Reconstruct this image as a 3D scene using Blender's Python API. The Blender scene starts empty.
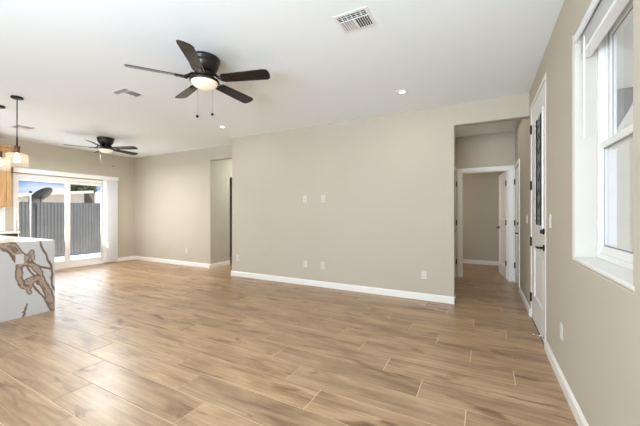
import bpy, bmesh, math, random
from mathutils import Vector, Matrix, noise
SC = bpy.context.scene
C = SC.collection
PI = math.pi
R = math.radians

# ------------------------------------------------------------------ camera
cam = bpy.data.cameras.new('camera')
cam.sensor_width = 36.0
cam.lens = 306.065 * 36.0 / 640.0
cam.shift_y = 0.64 / 640.0
cam.clip_start = 0.02
camo = bpy.data.objects.new('camera', cam)
C.objects.link(camo)
camo.location = (0, 0, 1.239)
camo.rotation_euler = (R(90), 0, R(28.145))
SC.camera = camo

# ------------------------------------------------------------------ sky, sun, patio door daylight, added fill lights, exposure
W = bpy.data.worlds.new('world')
SC.world = W
W.use_nodes = True
wn, wl = W.node_tree.nodes, W.node_tree.links
wn.clear()
tc = wn.new('ShaderNodeTexCoord')
mp = wn.new('ShaderNodeMapping')
mp.inputs['Scale'].default_value = (1, 1, 3.5)
cn = wn.new('ShaderNodeTexNoise')
cn.inputs['Scale'].default_value = 4.2
cn.inputs['Detail'].default_value = 7
cr = wn.new('ShaderNodeValToRGB')
cr.color_ramp.elements[0].position = 0.44
cr.color_ramp.elements[0].color = (0.20, 0.42, 0.86, 1)
cr.color_ramp.elements[1].position = 0.60
cr.color_ramp.elements[1].color = (0.95, 0.97, 1.0, 1)
bg = wn.new('ShaderNodeBackground')
bg.inputs['Strength'].default_value = 1.05
wo = wn.new('ShaderNodeOutputWorld')
wl.new(tc.outputs['Generated'], mp.inputs['Vector'])
wl.new(mp.outputs['Vector'], cn.inputs['Vector'])
wl.new(cn.outputs['Fac'], cr.inputs['Fac'])
wl.new(cr.outputs['Color'], bg.inputs['Color'])
wl.new(bg.outputs['Background'], wo.inputs['Surface'])

SUN_STRENGTH = 12.0
sd = bpy.data.lights.new('sun', 'SUN')
sd.energy = SUN_STRENGTH
sd.angle = R(1.0)
sd.color = (1.0, 0.95, 0.87)
so = bpy.data.objects.new('sun', sd)
C.objects.link(so)
so.rotation_euler = Vector((-0.45, 0.42, -0.95)).to_track_quat('-Z', 'Y').to_euler()


def area(name, loc, direction, sx, sy, power, col=(1, 1, 1)):
    d = bpy.data.lights.new(name, 'AREA')
    d.shape = 'RECTANGLE'
    d.size, d.size_y = sx, sy
    d.energy = power
    d.color = col
    o = bpy.data.objects.new(name, d)
    C.objects.link(o)
    o.location = loc
    o.rotation_euler = Vector(direction).to_track_quat('-Z', 'Z').to_euler()
    return o


# unseen fill lights added behind the camera; wall openings there are cut to suit
DAY = (0.87, 0.965, 1.0)
area('added_room_fill', (-1.0, -2.63, 1.3), (0, 0.66, 0.75), 2.4, 1.8, 400, (0.82, 0.97, 1.13))
area('added_room_fill', (0.46, -1.2, 1.4), (-0.7, 0.25, 0.66), 1.6, 1.5, 20, DAY)
area('added_kitchen_fill', (-8.33, -0.7, 1.42), (0.6, 0.4, 0.7), 1.8, 0.95, 28, DAY)  # added kitchen fill; its wall opening exists only for this lamp
area('patio_door_daylight', (-8.56, 3.44, 1.0), (0.9, 0, 0.43), 1.7, 1.6, 30, DAY)
area('added_left_wall_fill', (-6.4, 0.6, 2.66), (-0.55, 0.5, -0.65), 1.2, 0.6, 36, (1.0, 0.98, 0.95))  # unseen lamp added to brighten the left wall and kitchen
# unseen fill lights added in both hallways and the room beyond
area('added_hallway_fill', (0.0, 5.5, 2.71), (0, 0, -1), 0.6, 1.2, 4.2, (1.0, 0.97, 0.93))
area('added_hallway_fill', (-4.85, 6.5, 2.70), (-0.2, 0, -1), 0.9, 1.4, 54, DAY)
area('added_bedroom_fill', (-1.75, 7.6, 1.5), (1, 0, 0.15), 1.2, 1.2, 17.5, (1.0, 0.92, 0.83))

SC.view_settings.view_transform = 'Standard'
SC.view_settings.look = 'None'
SC.view_settings.gamma = 1.0
SC.view_settings.use_curve_mapping = False
SC.view_settings.exposure = 0.04
SC.cycles.max_bounces = 12
SC.cycles.diffuse_bounces = 8
SC.cycles.glossy_bounces = 4
SC.cycles.transparent_max_bounces = 16
SC.cycles.sample_clamp_indirect = 40.0
SC.cycles.caustics_reflective = False
SC.cycles.caustics_refractive = False


# ------------------------------------------------------------------ materials
def srgb(r, g, b):
    f = lambda v: (v / 255 / 12.92) if v / 255 <= 0.04045 else ((v / 255 + 0.055) / 1.055) ** 2.4
    return (f(r), f(g), f(b), 1.0)


def pbr(name, col, rough=0.5, metal=0.0, spec=0.5, noise_amt=0.0, noise_scale=20.0, bump=0.0, bump_scale=200.0,
        emit=None, estr=0.0, stretch=(1, 1, 1)):
    """Principled with a little procedural colour variation and bump."""
    m = bpy.data.materials.new(name)
    m.use_nodes = True
    n, l = m.node_tree.nodes, m.node_tree.links
    b = n['Principled BSDF']
    b.inputs['Base Color'].default_value = col
    b.inputs['Roughness'].default_value = rough
    b.inputs['Metallic'].default_value = metal
    b.inputs['Specular IOR Level'].default_value = spec
    t = n.new('ShaderNodeTexCoord')
    if noise_amt:
        mpn = n.new('ShaderNodeMapping')
        mpn.inputs['Scale'].default_value = stretch
        nz = n.new('ShaderNodeTexNoise')
        nz.inputs['Scale'].default_value = noise_scale
        nz.inputs['Detail'].default_value = 5
        rp = n.new('ShaderNodeValToRGB')
        rp.color_ramp.elements[0].position = 0.3
        rp.color_ramp.elements[1].position = 0.7
        lo = tuple(max(0, c * (1 - noise_amt)) for c in col[:3]) + (1,)
        hi = tuple(min(1, c * (1 + noise_amt)) for c in col[:3]) + (1,)
        rp.color_ramp.elements[0].color = lo
        rp.color_ramp.elements[1].color = hi
        l.new(t.outputs['Object'], mpn.inputs['Vector'])
        l.new(mpn.outputs['Vector'], nz.inputs['Vector'])
        l.new(nz.outputs['Fac'], rp.inputs['Fac'])
        l.new(rp.outputs['Color'], b.inputs['Base Color'])
    if bump:
        nb = n.new('ShaderNodeTexNoise')
        nb.inputs['Scale'].default_value = bump_scale
        nb.inputs['Detail'].default_value = 3
        bp = n.new('ShaderNodeBump')
        bp.inputs['Strength'].default_value = bump
        bp.inputs['Distance'].default_value = 0.002
        l.new(t.outputs['Object'], nb.inputs['Vector'])
        l.new(nb.outputs['Fac'], bp.inputs['Height'])
        l.new(bp.outputs['Normal'], b.inputs['Normal'])
    if emit:
        b.inputs['Emission Color'].default_value = emit
        b.inputs['Emission Strength'].default_value = estr
    return m


def glass(name, tint=(1, 1, 1, 1), ior=1.45, rough=0.0, milk=0.0, milk_col=(0.8, 0.8, 0.8, 1)):
    """Thin pane: straight-through transmission plus Fresnel reflection."""
    m = bpy.data.materials.new(name)
    m.use_nodes = True
    n, l = m.node_tree.nodes, m.node_tree.links
    n.clear()
    o = n.new('ShaderNodeOutputMaterial')
    tr = n.new('ShaderNodeBsdfTransparent')
    tr.inputs['Color'].default_value = tint
    gl = n.new('ShaderNodeBsdfGlossy')
    gl.inputs['Roughness'].default_value = rough
    fr = n.new('ShaderNodeFresnel')
    fr.inputs['IOR'].default_value = ior
    mx = n.new('ShaderNodeMixShader')
    ge = n.new('ShaderNodeNewGeometry')
    inv = n.new('ShaderNodeMath'); inv.operation = 'SUBTRACT'; inv.inputs[0].default_value = 1.0
    mul = n.new('ShaderNodeMath'); mul.operation = 'MULTIPLY'
    l.new(ge.outputs['Backfacing'], inv.inputs[1])
    l.new(fr.outputs['Fac'], mul.inputs[0]); l.new(inv.outputs[0], mul.inputs[1])
    l.new(mul.outputs[0], mx.inputs['Fac'])
    l.new(tr.outputs['BSDF'], mx.inputs[1])
    l.new(gl.outputs['BSDF'], mx.inputs[2])
    last = mx
    if milk:
        df = n.new('ShaderNodeBsdfTranslucent'); df.inputs['Color'].default_value = milk_col
        m2 = n.new('ShaderNodeMixShader')
        m2.inputs['Fac'].default_value = milk
        l.new(mx.outputs['Shader'], m2.inputs[1])
        l.new(df.outputs['BSDF'], m2.inputs[2])
        last = m2
    l.new(last.outputs['Shader'], o.inputs['Surface'])
    return m


M = {}
M['wall'] = pbr('wall_paint', (0.500, 0.450, 0.360, 1), 0.75, spec=0.3, noise_amt=0.015, noise_scale=1.5, bump=0.12, bump_scale=90)
M['ceiling'] = pbr('ceiling_paint', (0.875, 0.915, 0.935, 1), 0.9, spec=0.2, bump=0.10, bump_scale=90)
M['trim'] = pbr('white_trim_paint', (0.82, 0.79, 0.73, 1), 0.4, spec=0.4)
M['door'] = pbr('white_door_paint', (0.80, 0.78, 0.735, 1), 0.38, spec=0.4)
M['vinyl'] = pbr('white_vinyl', (0.82, 0.805, 0.765, 1), 0.35)
M['reveal'] = pbr('lit_reveal_paint', (0.57, 0.535, 0.475, 1), 0.6, spec=0.3)  # wall paint made paler: window light is put into the colour
M['plate'] = pbr('white_plastic', (0.63, 0.60, 0.53, 1), 0.35)
M['slot'] = pbr('dark_slot', (0.03, 0.03, 0.03, 1), 0.5)
M['black'] = pbr('matte_black_metal', (0.010, 0.010, 0.010, 1), 0.45, spec=0.3)
M['bronze'] = pbr('oil_rubbed_bronze', (0.045, 0.038, 0.034, 1), 0.33, metal=0.75, noise_amt=0.25, noise_scale=12)
M['blade'] = pbr('dark_walnut_blade', (0.013, 0.011, 0.0105, 1), 0.17, spec=0.42, noise_amt=0.35, noise_scale=14, stretch=(1, 9, 1))
M['blade_edge'] = pbr('black_blade_edge', (0.012, 0.011, 0.01, 1), 0.4)
M['globe'] = pbr('frosted_globe', (0.62, 0.56, 0.47, 1), 0.35, emit=(1.0, 0.84, 0.62, 1), estr=0.50)
M['lens'] = pbr('downlight_lens', (0.9, 0.9, 0.9, 1), 0.4, emit=(1.0, 0.96, 0.9, 1), estr=6.0)
M['bulb'] = pbr('glowing_bulb', (1, 0.9, 0.75, 1), 0.3, emit=(1.0, 0.80, 0.52, 1), estr=9.0)
M['copper'] = pbr('walnut_socket', (0.13, 0.045, 0.014, 1), 0.4, noise_amt=0.3, noise_scale=40)
M['clear'] = glass('clear_pane')
M['seeded'] = glass('seeded_shade', (1.0, 0.98, 0.95, 1), 1.35, 0.08, milk=0.16, milk_col=(0.95, 0.94, 0.92, 1))
M['vent'] = pbr('vent_white_enamel', (0.82, 0.81, 0.79, 1), 0.4)
M['vent_dark'] = pbr('vent_duct', (0.05, 0.05, 0.05, 1), 0.8)
M['oak'] = pbr('honey_oak', (0.52, 0.30, 0.13, 1), 0.4, noise_amt=0.22, noise_scale=6, stretch=(6, 6, 0.7))
M['espresso'] = pbr('dark_cabinet', (0.035, 0.028, 0.024, 1), 0.45, noise_amt=0.2, noise_scale=8)
M['quartz'] = pbr('white_quartz', (0.74, 0.73, 0.71, 1), 0.18, noise_amt=0.02, noise_scale=5)
M['blind'] = pbr('white_blind_slat', (0.80, 0.80, 0.79, 1), 0.45)
M['vane'] = pbr('vertical_vane', (0.80, 0.79, 0.77, 1), 0.5)
M['concrete'] = pbr('patio_concrete', (0.62, 0.60, 0.56, 1), 0.85, noise_amt=0.10, noise_scale=3)
M['slat'] = pbr('grey_fence_slat', (0.100, 0.103, 0.107, 1), 0.7, noise_amt=0.12, noise_scale=2.2)
M['galv'] = pbr('galvanised_steel', (0.55, 0.55, 0.55, 1), 0.4, metal=0.7)
M['dish'] = pbr('grey_dish', (0.07, 0.073, 0.073, 1), 0.5)
M['asphalt'] = pbr('front_drive', (0.22, 0.215, 0.20, 1), 0.9, noise_amt=0.15, noise_scale=8)
M['whitepole'] = pbr('white_pole', (0.42, 0.41, 0.37, 1), 0.4)
M['bluecap'] = pbr('blue_cap', (0.012, 0.03, 0.09, 1), 0.4)
M['stucco'] = pbr('cream_stucco', (0.74, 0.67, 0.58, 1), 0.85, noise_amt=0.05, noise_scale=4, bump=0.2, bump_scale=60)
M['greystucco'] = pbr('greige_stucco', (0.30, 0.305, 0.285, 1), 0.9, noise_amt=0.05, noise_scale=4, bump=0.2, bump_scale=60)
M['brick'] = pbr('tan_brick', (0.12, 0.09, 0.072, 1), 0.85, noise_amt=0.2, noise_scale=9)
M['fascia'] = pbr('white_fascia', (0.5, 0.48, 0.44, 1), 0.5)
M['shingle'] = pbr('roof_shingle', (0.32, 0.28, 0.25, 1), 0.9, noise_amt=0.25, noise_scale=12)
M['leaf'] = pbr('tree_leaf', (0.055, 0.075, 0.03, 1), 0.6, noise_amt=0.5, noise_scale=3)
M['bark'] = pbr('tree_bark', (0.12, 0.08, 0.05, 1), 0.9, noise_amt=0.3, noise_scale=10)
M['chrome'] = pbr('chrome', (0.6, 0.6, 0.58, 1), 0.25, metal=1.0)
M['knob'] = pbr('black_wood_knob', (0.008, 0.007, 0.006, 1), 0.7, spec=0.1)
M['chain'] = pbr('dull_nickel_chain', (0.03, 0.029, 0.028, 1), 0.8, spec=0.1)
M['rubber'] = pbr('white_rubber', (0.7, 0.7, 0.68, 1), 0.6)
M['gasket'] = pbr('grey_gasket', (0.22, 0.23, 0.24, 1), 0.6)
M['aluminium'] = pbr('dark_aluminium', (0.20, 0.19, 0.18, 1), 0.35, metal=0.8)


def plank_material():
    m = bpy.data.materials.new('oak_look_plank_tile')
    m.use_nodes = True
    n, l = m.node_tree.nodes, m.node_tree.links
    b = n['Principled BSDF']
    at = n.new('ShaderNodeAttribute'); at.attribute_name = 'plank'          # per-plank random, 0..1
    tcx = n.new('ShaderNodeTexCoord')
    mul = n.new('ShaderNodeVectorMath'); mul.operation = 'SCALE'; mul.inputs[0].default_value = (37, 53, 91)
    add = n.new('ShaderNodeVectorMath'); add.operation = 'ADD'
    l.new(at.outputs['Fac'], mul.inputs['Scale'])
    l.new(tcx.outputs['Object'], add.inputs[0]); l.new(mul.outputs['Vector'], add.inputs[1])

    def nz(scale3, sc, det, rough=0.55, dist=0.0):
        q = n.new('ShaderNodeMapping'); q.inputs['Scale'].default_value = scale3
        t = n.new('ShaderNodeTexNoise'); t.inputs['Scale'].default_value = sc; t.inputs['Detail'].default_value = det
        t.inputs['Roughness'].default_value = rough; t.inputs['Distortion'].default_value = dist
        l.new(add.outputs['Vector'], q.inputs['Vector']); l.new(q.outputs['Vector'], t.inputs['Vector'])
        return t.outputs['Fac']

    def ramp(src, stops):
        r = n.new('ShaderNodeValToRGB')
        e = r.color_ramp.elements
        e[0].position, e[0].color = stops[0]
        e[1].position, e[1].color = stops[-1]
        for p, c in stops[1:-1]:
            x = e.new(p); x.color = c
        l.new(src, r.inputs['Fac'])
        return r.outputs['Color']

    def mix(mode, fac, a, c):
        x = n.new('ShaderNodeMix'); x.data_type = 'RGBA'; x.blend_type = mode
        if isinstance(fac, float): x.inputs[0].default_value = fac
        else: l.new(fac, x.inputs[0])
        l.new(a, x.inputs[6])
        if isinstance(c, tuple): x.inputs[7].default_value = c
        else: l.new(c, x.inputs[7])
        return x.outputs[2]
    g = lambda v: (v, v, v, 1)
    broad = nz((0.9, 4.5, 1), 1.6, 4, 0.6, 0.6)            # soft streaks along the plank
    base = ramp(broad, [(0.28, srgb(126, 95, 66)), (0.46, srgb(172, 138, 103)), (0.60, srgb(187, 154, 118)), (0.78, srgb(206, 176, 140))])
    fine = nz((1.4, 60, 1), 2.2, 5, 0.7)                   # fine grain
    col = mix('MULTIPLY', 0.75, base, ramp(fine, [(0.32, g(0.58)), (0.62, g(1.08))]))
    # cathedral figure
    wq = n.new('ShaderNodeMapping'); wq.inputs['Scale'].default_value = (0.35, 4.2, 1)
    wv = n.new('ShaderNodeTexWave'); wv.bands_direction = 'Y'; wv.inputs['Scale'].default_value = 1.5
    wv.inputs['Distortion'].default_value = 16; wv.inputs['Detail'].default_value = 4; wv.inputs['Detail Scale'].default_value = 0.55
    l.new(add.outputs['Vector'], wq.inputs['Vector']); l.new(wq.outputs['Vector'], wv.inputs['Vector'])
    col = mix('MULTIPLY', 0.45, col, ramp(wv.outputs['Fac'], [(0.0, g(0.70)), (0.30, g(1.0)), (1.0, g(1.06))]))
    # knots and dark mineral streaks
    kn = nz((2.0, 7.5, 1), 1.15, 3, 0.5, 0.8)
    col = mix('MULTIPLY', 0.85, col, ramp(kn, [(0.61, g(1.0)), (0.69, srgb(182, 158, 136)), (0.77, srgb(100, 74, 54))]))
    # whole-plank tone
    tone = n.new('ShaderNodeMapRange'); tone.inputs['To Min'].default_value = 0.84; tone.inputs['To Max'].default_value = 1.02
    l.new(at.outputs['Fac'], tone.inputs['Value'])
    col = mix('MULTIPLY', 1.0, col, tone.outputs['Result'])
    l.new(col, b.inputs['Base Color'])
    b.inputs['Roughness'].default_value = 0.33
    b.inputs['Specular IOR Level'].default_value = 0.9
    rr = n.new('ShaderNodeMapRange'); rr.inputs['To Min'].default_value = 0.27; rr.inputs['To Max'].default_value = 0.40
    l.new(fine, rr.inputs['Value']); l.new(rr.outputs['Result'], b.inputs['Roughness'])
    bp = n.new('ShaderNodeBump'); bp.inputs['Strength'].default_value = 0.12; bp.inputs['Distance'].default_value = 0.002
    l.new(fine, bp.inputs['Height']); l.new(bp.outputs['Normal'], b.inputs['Normal'])
    return m


M['plank'] = plank_material()
M['grout'] = pbr('floor_grout', srgb(218, 198, 170), 0.8, noise_amt=0.06, noise_scale=30)


def tile_material():
    m = bpy.data.materials.new('white_wall_tile')
    m.use_nodes = True
    n, l = m.node_tree.nodes, m.node_tree.links
    b = n['Principled BSDF']
    t = n.new('ShaderNodeTexCoord')
    s = n.new('ShaderNodeSeparateXYZ'); k = n.new('ShaderNodeCombineXYZ')
    br = n.new('ShaderNodeTexBrick')
    br.inputs['Color1'].default_value = (0.82, 0.81, 0.79, 1); br.inputs['Color2'].default_value = (0.79, 0.78, 0.76, 1)
    br.inputs['Mortar'].default_value = (0.6, 0.59, 0.57, 1)
    br.inputs['Scale'].default_value = 1.0; br.inputs['Brick Width'].default_value = 0.15; br.inputs['Row Height'].default_value = 0.075
    br.inputs['Mortar Size'].default_value = 0.002
    l.new(t.outputs['Object'], s.inputs[0]); l.new(s.outputs['Y'], k.inputs['X']); l.new(s.outputs['Z'], k.inputs['Y'])
    l.new(k.outputs[0], br.inputs['Vector']); l.new(br.outputs['Color'], b.inputs['Base Color'])
    b.inputs['Roughness'].default_value = 0.2
    return m


M['tile'] = tile_material()


def marble_material():
    """White slab; the vein pattern (a property of the stone) is a point attribute, 0 = white .. 1 = vein."""
    m = bpy.data.materials.new('brown_veined_quartz')
    m.use_nodes = True
    n, l = m.node_tree.nodes, m.node_tree.links
    b = n['Principled BSDF']
    a = n.new('ShaderNodeAttribute'); a.attribute_name = 'vein'
    r = n.new('ShaderNodeValToRGB')
    e = r.color_ramp.elements
    e[0].position, e[0].color = 0.0, (0.55, 0.54, 0.525, 1)  # greyer than the countertop: the shade on this end is in the colour
    e[1].position, e[1].color = 1.0, srgb(166, 149, 134)
    for p, c in ((0.14, (0.48, 0.465, 0.45, 1)), (0.24, srgb(165, 148, 134)), (0.36, srgb(108, 88, 74)), (0.46, srgb(126, 105, 90)), (0.62, srgb(112, 92, 77)), (0.78, srgb(140, 120, 105))):
        x = e.new(p); x.color = c
    t = n.new('ShaderNodeTexCoord')
    z = n.new('ShaderNodeTexNoise'); z.inputs['Scale'].default_value = 26; z.inputs['Detail'].default_value = 6
    mr = n.new('ShaderNodeMapRange'); mr.inputs['To Min'].default_value = 0.84; mr.inputs['To Max'].default_value = 1.10
    l.new(t.outputs['Object'], z.inputs['Vector']); l.new(z.outputs['Fac'], mr.inputs['Value'])
    mx = n.new('ShaderNodeMix'); mx.data_type = 'RGBA'; mx.blend_type = 'MULTIPLY'
    l.new(a.outputs['Fac'], r.inputs['Fac']); l.new(a.outputs['Fac'], mx.inputs[0])
    l.new(r.outputs['Color'], mx.inputs[6]); l.new(mr.outputs['Result'], mx.inputs[7])
    l.new(mx.outputs[2], b.inputs['Base Color'])
    b.inputs['Roughness'].default_value = 0.16
    return m


M['slab_plate'] = pbr('pale_outlet_plastic', (0.56, 0.55, 0.535, 1), 0.35)
M['marble'] = marble_material()


# ------------------------------------------------------------------ mesh helpers
def box(bm, x0, x1, y0, y1, z0, z1, bev=0.0, mi=0, rot=None, piv=None, seg=2):
    x0, x1 = min(x0, x1), max(x0, x1); y0, y1 = min(y0, y1), max(y0, y1); z0, z1 = min(z0, z1), max(z0, z1)
    g = bmesh.ops.create_cube(bm, size=1.0)
    vs = g['verts']
    mat = Matrix.Translation(((x0 + x1) / 2, (y0 + y1) / 2, (z0 + z1) / 2)) @ Matrix.Diagonal((x1 - x0, y1 - y0, z1 - z0, 1))
    bmesh.ops.transform(bm, matrix=mat, verts=vs)
    fs = {f for v in vs for f in v.link_faces}
    if bev:
        es = {e for v in vs for e in v.link_edges}
        bv = bmesh.ops.bevel(bm, geom=list(es), offset=bev, segments=seg, affect='EDGES', profile=0.6)
        vs = list({v for f in bv['faces'] for v in f.verts} | {v for v in vs if v.is_valid})
        fs = {f for v in vs for f in v.link_faces}
    for f in fs: f.material_index = mi
    if rot is not None:
        p = Vector(piv if piv else ((x0 + x1) / 2, (y0 + y1) / 2, (z0 + z1) / 2))
        bmesh.ops.transform(bm, matrix=Matrix.Translation(p) @ rot @ Matrix.Translation(-p), verts=vs)
    return vs


def lathe(bm, prof, cx=0, cy=0, seg=40, mi=0, axis='Z', cz=0, smooth=True):
    """prof = [(radius, height)...] spun about an axis through (cx, cy, cz)."""
    rings = []
    for r, h in prof:
        ring = []
        for k in range(seg):
            a = 2 * PI * k / seg
            u, v = max(r, 1e-5) * math.cos(a), max(r, 1e-5) * math.sin(a)
            p = (cx + u, cy + v, cz + h) if axis == 'Z' else ((cx + h, cy + u, cz + v) if axis == 'X' else (cx + v, cy + h, cz + u))
            ring.append(bm.verts.new(p))
        rings.append(ring)
    for a, b in zip(rings, rings[1:]):
        for k in range(seg):
            f = bm.faces.new((a[k], a[(k + 1) % seg], b[(k + 1) % seg], b[k]))
            f.smooth = smooth; f.material_index = mi
    for ring, flip in ((rings[0], True), (rings[-1], False)):
        f = bm.faces.new(list(reversed(ring)) if flip else ring)
        f.material_index = mi
    return [v for ring in rings for v in ring]


def tube(bm, pts, r, seg=10, mi=0):
    pts = [Vector(p) for p in pts]
    rings = []
    for i, p in enumerate(pts):
        d = (pts[min(i + 1, len(pts) - 1)] - pts[max(i - 1, 0)]).normalized()
        up = Vector((0, 0, 1)) if abs(d.z) < 0.9 else Vector((1, 0, 0))
        a = d.cross(up).normalized(); b = d.cross(a).normalized()
        rr = r[i] if isinstance(r, (list, tuple)) else r
        rings.append([bm.verts.new(p + a * rr * math.cos(2 * PI * k / seg) + b * rr * math.sin(2 * PI * k / seg)) for k in range(seg)])
    for a, b in zip(rings, rings[1:]):
        for k in range(seg):
            f = bm.faces.new((a[k], a[(k + 1) % seg], b[(k + 1) % seg], b[k])); f.smooth = True; f.material_index = mi
    bm.faces.new(rings[0]); bm.faces.new(rings[-1])


def prism(bm, outline, axis, a0, a1, mi=0, bev=0.0):
    """outline in the two other axes, extruded along axis from a0 to a1."""
    def P(u, v, w):
        return {'X': (w, u, v), 'Y': (u, w, v), 'Z': (u, v, w)}[axis]
    A = [bm.verts.new(P(u, v, a0)) for u, v in outline]
    B = [bm.verts.new(P(u, v, a1)) for u, v in outline]
    n = len(A)
    fs = [bm.faces.new(A), bm.faces.new(B)]
    for k in range(n): fs.append(bm.faces.new((A[k], A[(k + 1) % n], B[(k + 1) % n], B[k])))
    for f in fs: f.material_index = mi
    if bev:
        es = list({e for f in fs for e in f.edges})
        bmesh.ops.bevel(bm, geom=es, offset=bev, segments=2, affect='EDGES')
    return A + B


def obj(name, bm, mats, parent=None, origin=None, label=None):
    bmesh.ops.recalc_face_normals(bm, faces=bm.faces[:])
    me = bpy.data.meshes.new(name)
    if origin is not None:
        bmesh.ops.translate(bm, verts=bm.verts[:], vec=-Vector(origin))
    bm.to_mesh(me); bm.free()
    for m in (mats if isinstance(mats, (list, tuple)) else [mats]): me.materials.append(M[m])
    o = bpy.data.objects.new(name, me)
    if origin is not None: o.location = origin
    C.objects.link(o)
    if parent is not None:
        o.parent = parent
    if label: o['label'] = label
    return o


def B(): return bmesh.new()


def tag(o, label, cat, group=None, kind=None):
    o['label'] = label; o['category'] = cat
    if group: o['group'] = group
    if kind: o['kind'] = kind
    return o


def thing(name, label, cat, loc=(0, 0, 0), rotz=0, group=None):
    o = bpy.data.objects.new(name, None)
    o.empty_display_size = 0.1
    C.objects.link(o)
    o.location = loc; o.rotation_euler = (0, 0, rotz)
    return tag(o, label, cat, group)


def struct(o, label=None, cat=None):
    o['kind'] = 'structure'
    if label: o['label'] = label
    if cat: o['category'] = cat
    return o


def copy_tree(o, loc, rotz=None, label=None):
    r = o.copy(); C.objects.link(r); r.location = loc
    if rotz is not None: r.rotation_euler = (0, 0, rotz)
    if label: r['label'] = label
    for ch in list(o.children):
        c = ch.copy(); C.objects.link(c); c.parent = r
        for g in list(ch.children):
            d = g.copy(); C.objects.link(d); d.parent = c
    return r


def slab(name, axis, a0, a1, us, zs, holes=(), mats='wall', bev=0.012, label=None, cat='wall'):
    """A wall between a0 and a1 on axis; us / zs are the break lines, holes = [(u0,u1,z0,z1)]. One watertight mesh."""
    bm = B()
    us = sorted(set(us)); zs = sorted(set(zs))
    V = {}

    def vert(u, z, s):
        k = (u, z, s)
        if k not in V:
            a = a0 if s == 0 else a1
            V[k] = bm.verts.new((a, u, z) if axis == 'X' else (u, a, z))
        return V[k]

    def solid(i, j):
        if i < 0 or j < 0 or i >= len(us) - 1 or j >= len(zs) - 1: return False
        cu, cz = (us[i] + us[i + 1]) / 2, (zs[j] + zs[j + 1]) / 2
        return not any(h[0] < cu < h[1] and h[2] < cz < h[3] for h in holes)
    for i in range(len(us) - 1):
        for j in range(len(zs) - 1):
            if not solid(i, j): continue
            q = [(us[i], zs[j]), (us[i + 1], zs[j]), (us[i + 1], zs[j + 1]), (us[i], zs[j + 1])]
            bm.faces.new([vert(u, z, 0) for u, z in q]); bm.faces.new([vert(u, z, 1) for u, z in reversed(q)])
            for (di, dj), (p, r) in {(-1, 0): (0, 3), (1, 0): (1, 2), (0, -1): (0, 1), (0, 1): (3, 2)}.items():
                if not solid(i + di, j + dj):
                    bm.faces.new((vert(*q[p], 0), vert(*q[r], 0), vert(*q[r], 1), vert(*q[p], 1)))
    bmesh.ops.recalc_face_normals(bm, faces=bm.faces[:])
    bmesh.ops.dissolve_limit(bm, angle_limit=0.01, verts=bm.verts[:], edges=bm.edges[:])
    if bev:
        es = [e for e in bm.edges if len(e.link_faces) == 2 and e.calc_face_angle(0) > 1.0]
        bmesh.ops.bevel(bm, geom=es, offset=bev, segments=3, affect='EDGES', profile=0.5)
    o = obj(name, bm, mats)
    return struct(o, label, cat)


H = 2.74
XR = 0.5            # right wall face
YB = 4.577          # back wall face
XL = -8.352         # left (patio door) wall face
YF = 4.95           # far wall face, set back beyond the left hallway
YE = 6.572          # end of entry hallway
BOT, TOP = -0.03, H + 0.03

# ------------------------------------------------------------------ floor: every plank its own face in one mesh
random.seed(11)
bm = B()
lay = bm.faces.layers.float.new('plank')
X0, X1, Y0, Y1 = -8.36, 0.56, -2.66, 8.5
PW, PL, GR = 0.2385, 1.2125, 0.0060
for i in range(-20, 32):
    ya, yb = 1.663 + PW * i, 1.663 + PW * (i + 1) - GR
    ya, yb = max(ya, Y0), min(yb, Y1)
    if yb <= ya: continue
    off = (-1.005 - 0.3033 * i) % PL
    for k in range(-9, 3):
        xa, xb = off + PL * k, off + PL * (k + 1) - GR
        xa, xb = max(xa, X0), min(xb, X1)
        if xb - xa < 0.004: continue
        top = [bm.verts.new(p) for p in ((xa, ya, 0), (xb, ya, 0), (xb, yb, 0), (xa, yb, 0))]
        low = [bm.verts.new((v.co.x, v.co.y, -0.004)) for v in top]
        rv = random.random()
        fs = [bm.faces.new(top)] + [bm.faces.new((top[q], low[q], low[(q + 1) % 4], top[(q + 1) % 4])) for q in range(4)]
        for f in fs: f[lay] = rv
vs = box(bm, X0, X1, Y0, Y1, -0.12, -0.0022, mi=1)
fl = struct(obj('floor', bm, ['plank', 'grout']), 'light oak look plank tile floor with pale grout lines', 'floor')

bm = B(); box(bm, -8.9, 1.65, -4.1, 8.7, H, H + 0.30)  # oversized slab: overhang added as an eave to keep sun out
struct(obj('ceiling', bm, 'ceiling'), 'smooth white painted ceiling', 'ceiling')

# ------------------------------------------------------------------ walls
slab('wall_back', 'Y', YB, YB + 0.12, [-4.455, -0.356, XR + 0.05], [BOT, 2.451, TOP], [(-0.356, XR + 0.2, -1, 2.451)],
     label='long greige wall facing the room with header over the entry hallway')
slab('wall_far', 'Y', YF, YF + 0.12, [XL - 0.05, -5.471, -4.40], [BOT, 2.451, TOP], [(-5.471, -4.3, -1, 2.451)],
     label='greige far wall beside the patio door, with header over the left hallway')
slab('wall_hallway_left', 'X', -5.60, -5.4712, [YF + 0.02, 5.56, 6.35, 7.6], [BOT, 2.13, TOP], [(5.56, 6.35, -1, 2.13)],
     label='greige side wall inside the left hallway')
slab('wall_hallway_right', 'X', -4.4548, -4.335, [YB + 0.02, 7.6], [BOT, TOP], label='greige hidden side of the left hallway')
slab('wall_hallway_end', 'Y', 7.5, 7.6, [-6.7, -4.3], [BOT, TOP], label='end of the left hallway')
slab('wall_closet', 'X', -6.7, -6.6, [5.0, 7.6], [BOT, TOP], label='closet wall off the left hallway')
slab('wall_left', 'X', XL - 0.15, XL, [-2.7, -1.6, 0.2, 2.52, 4.36, YF + 0.1], [BOT, 0.95, 1.9, 2.06, TOP], [(2.52, 4.36, -1, 2.06), (-1.6, 0.2, 0.95, 1.9)],
     label='greige wall holding the sliding patio door')  # unseen kitchen-side opening cut for an added fill light
WY0, WY1, WZ0, WZ1 = 1.60, 2.485, 0.945, 2.372
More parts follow.
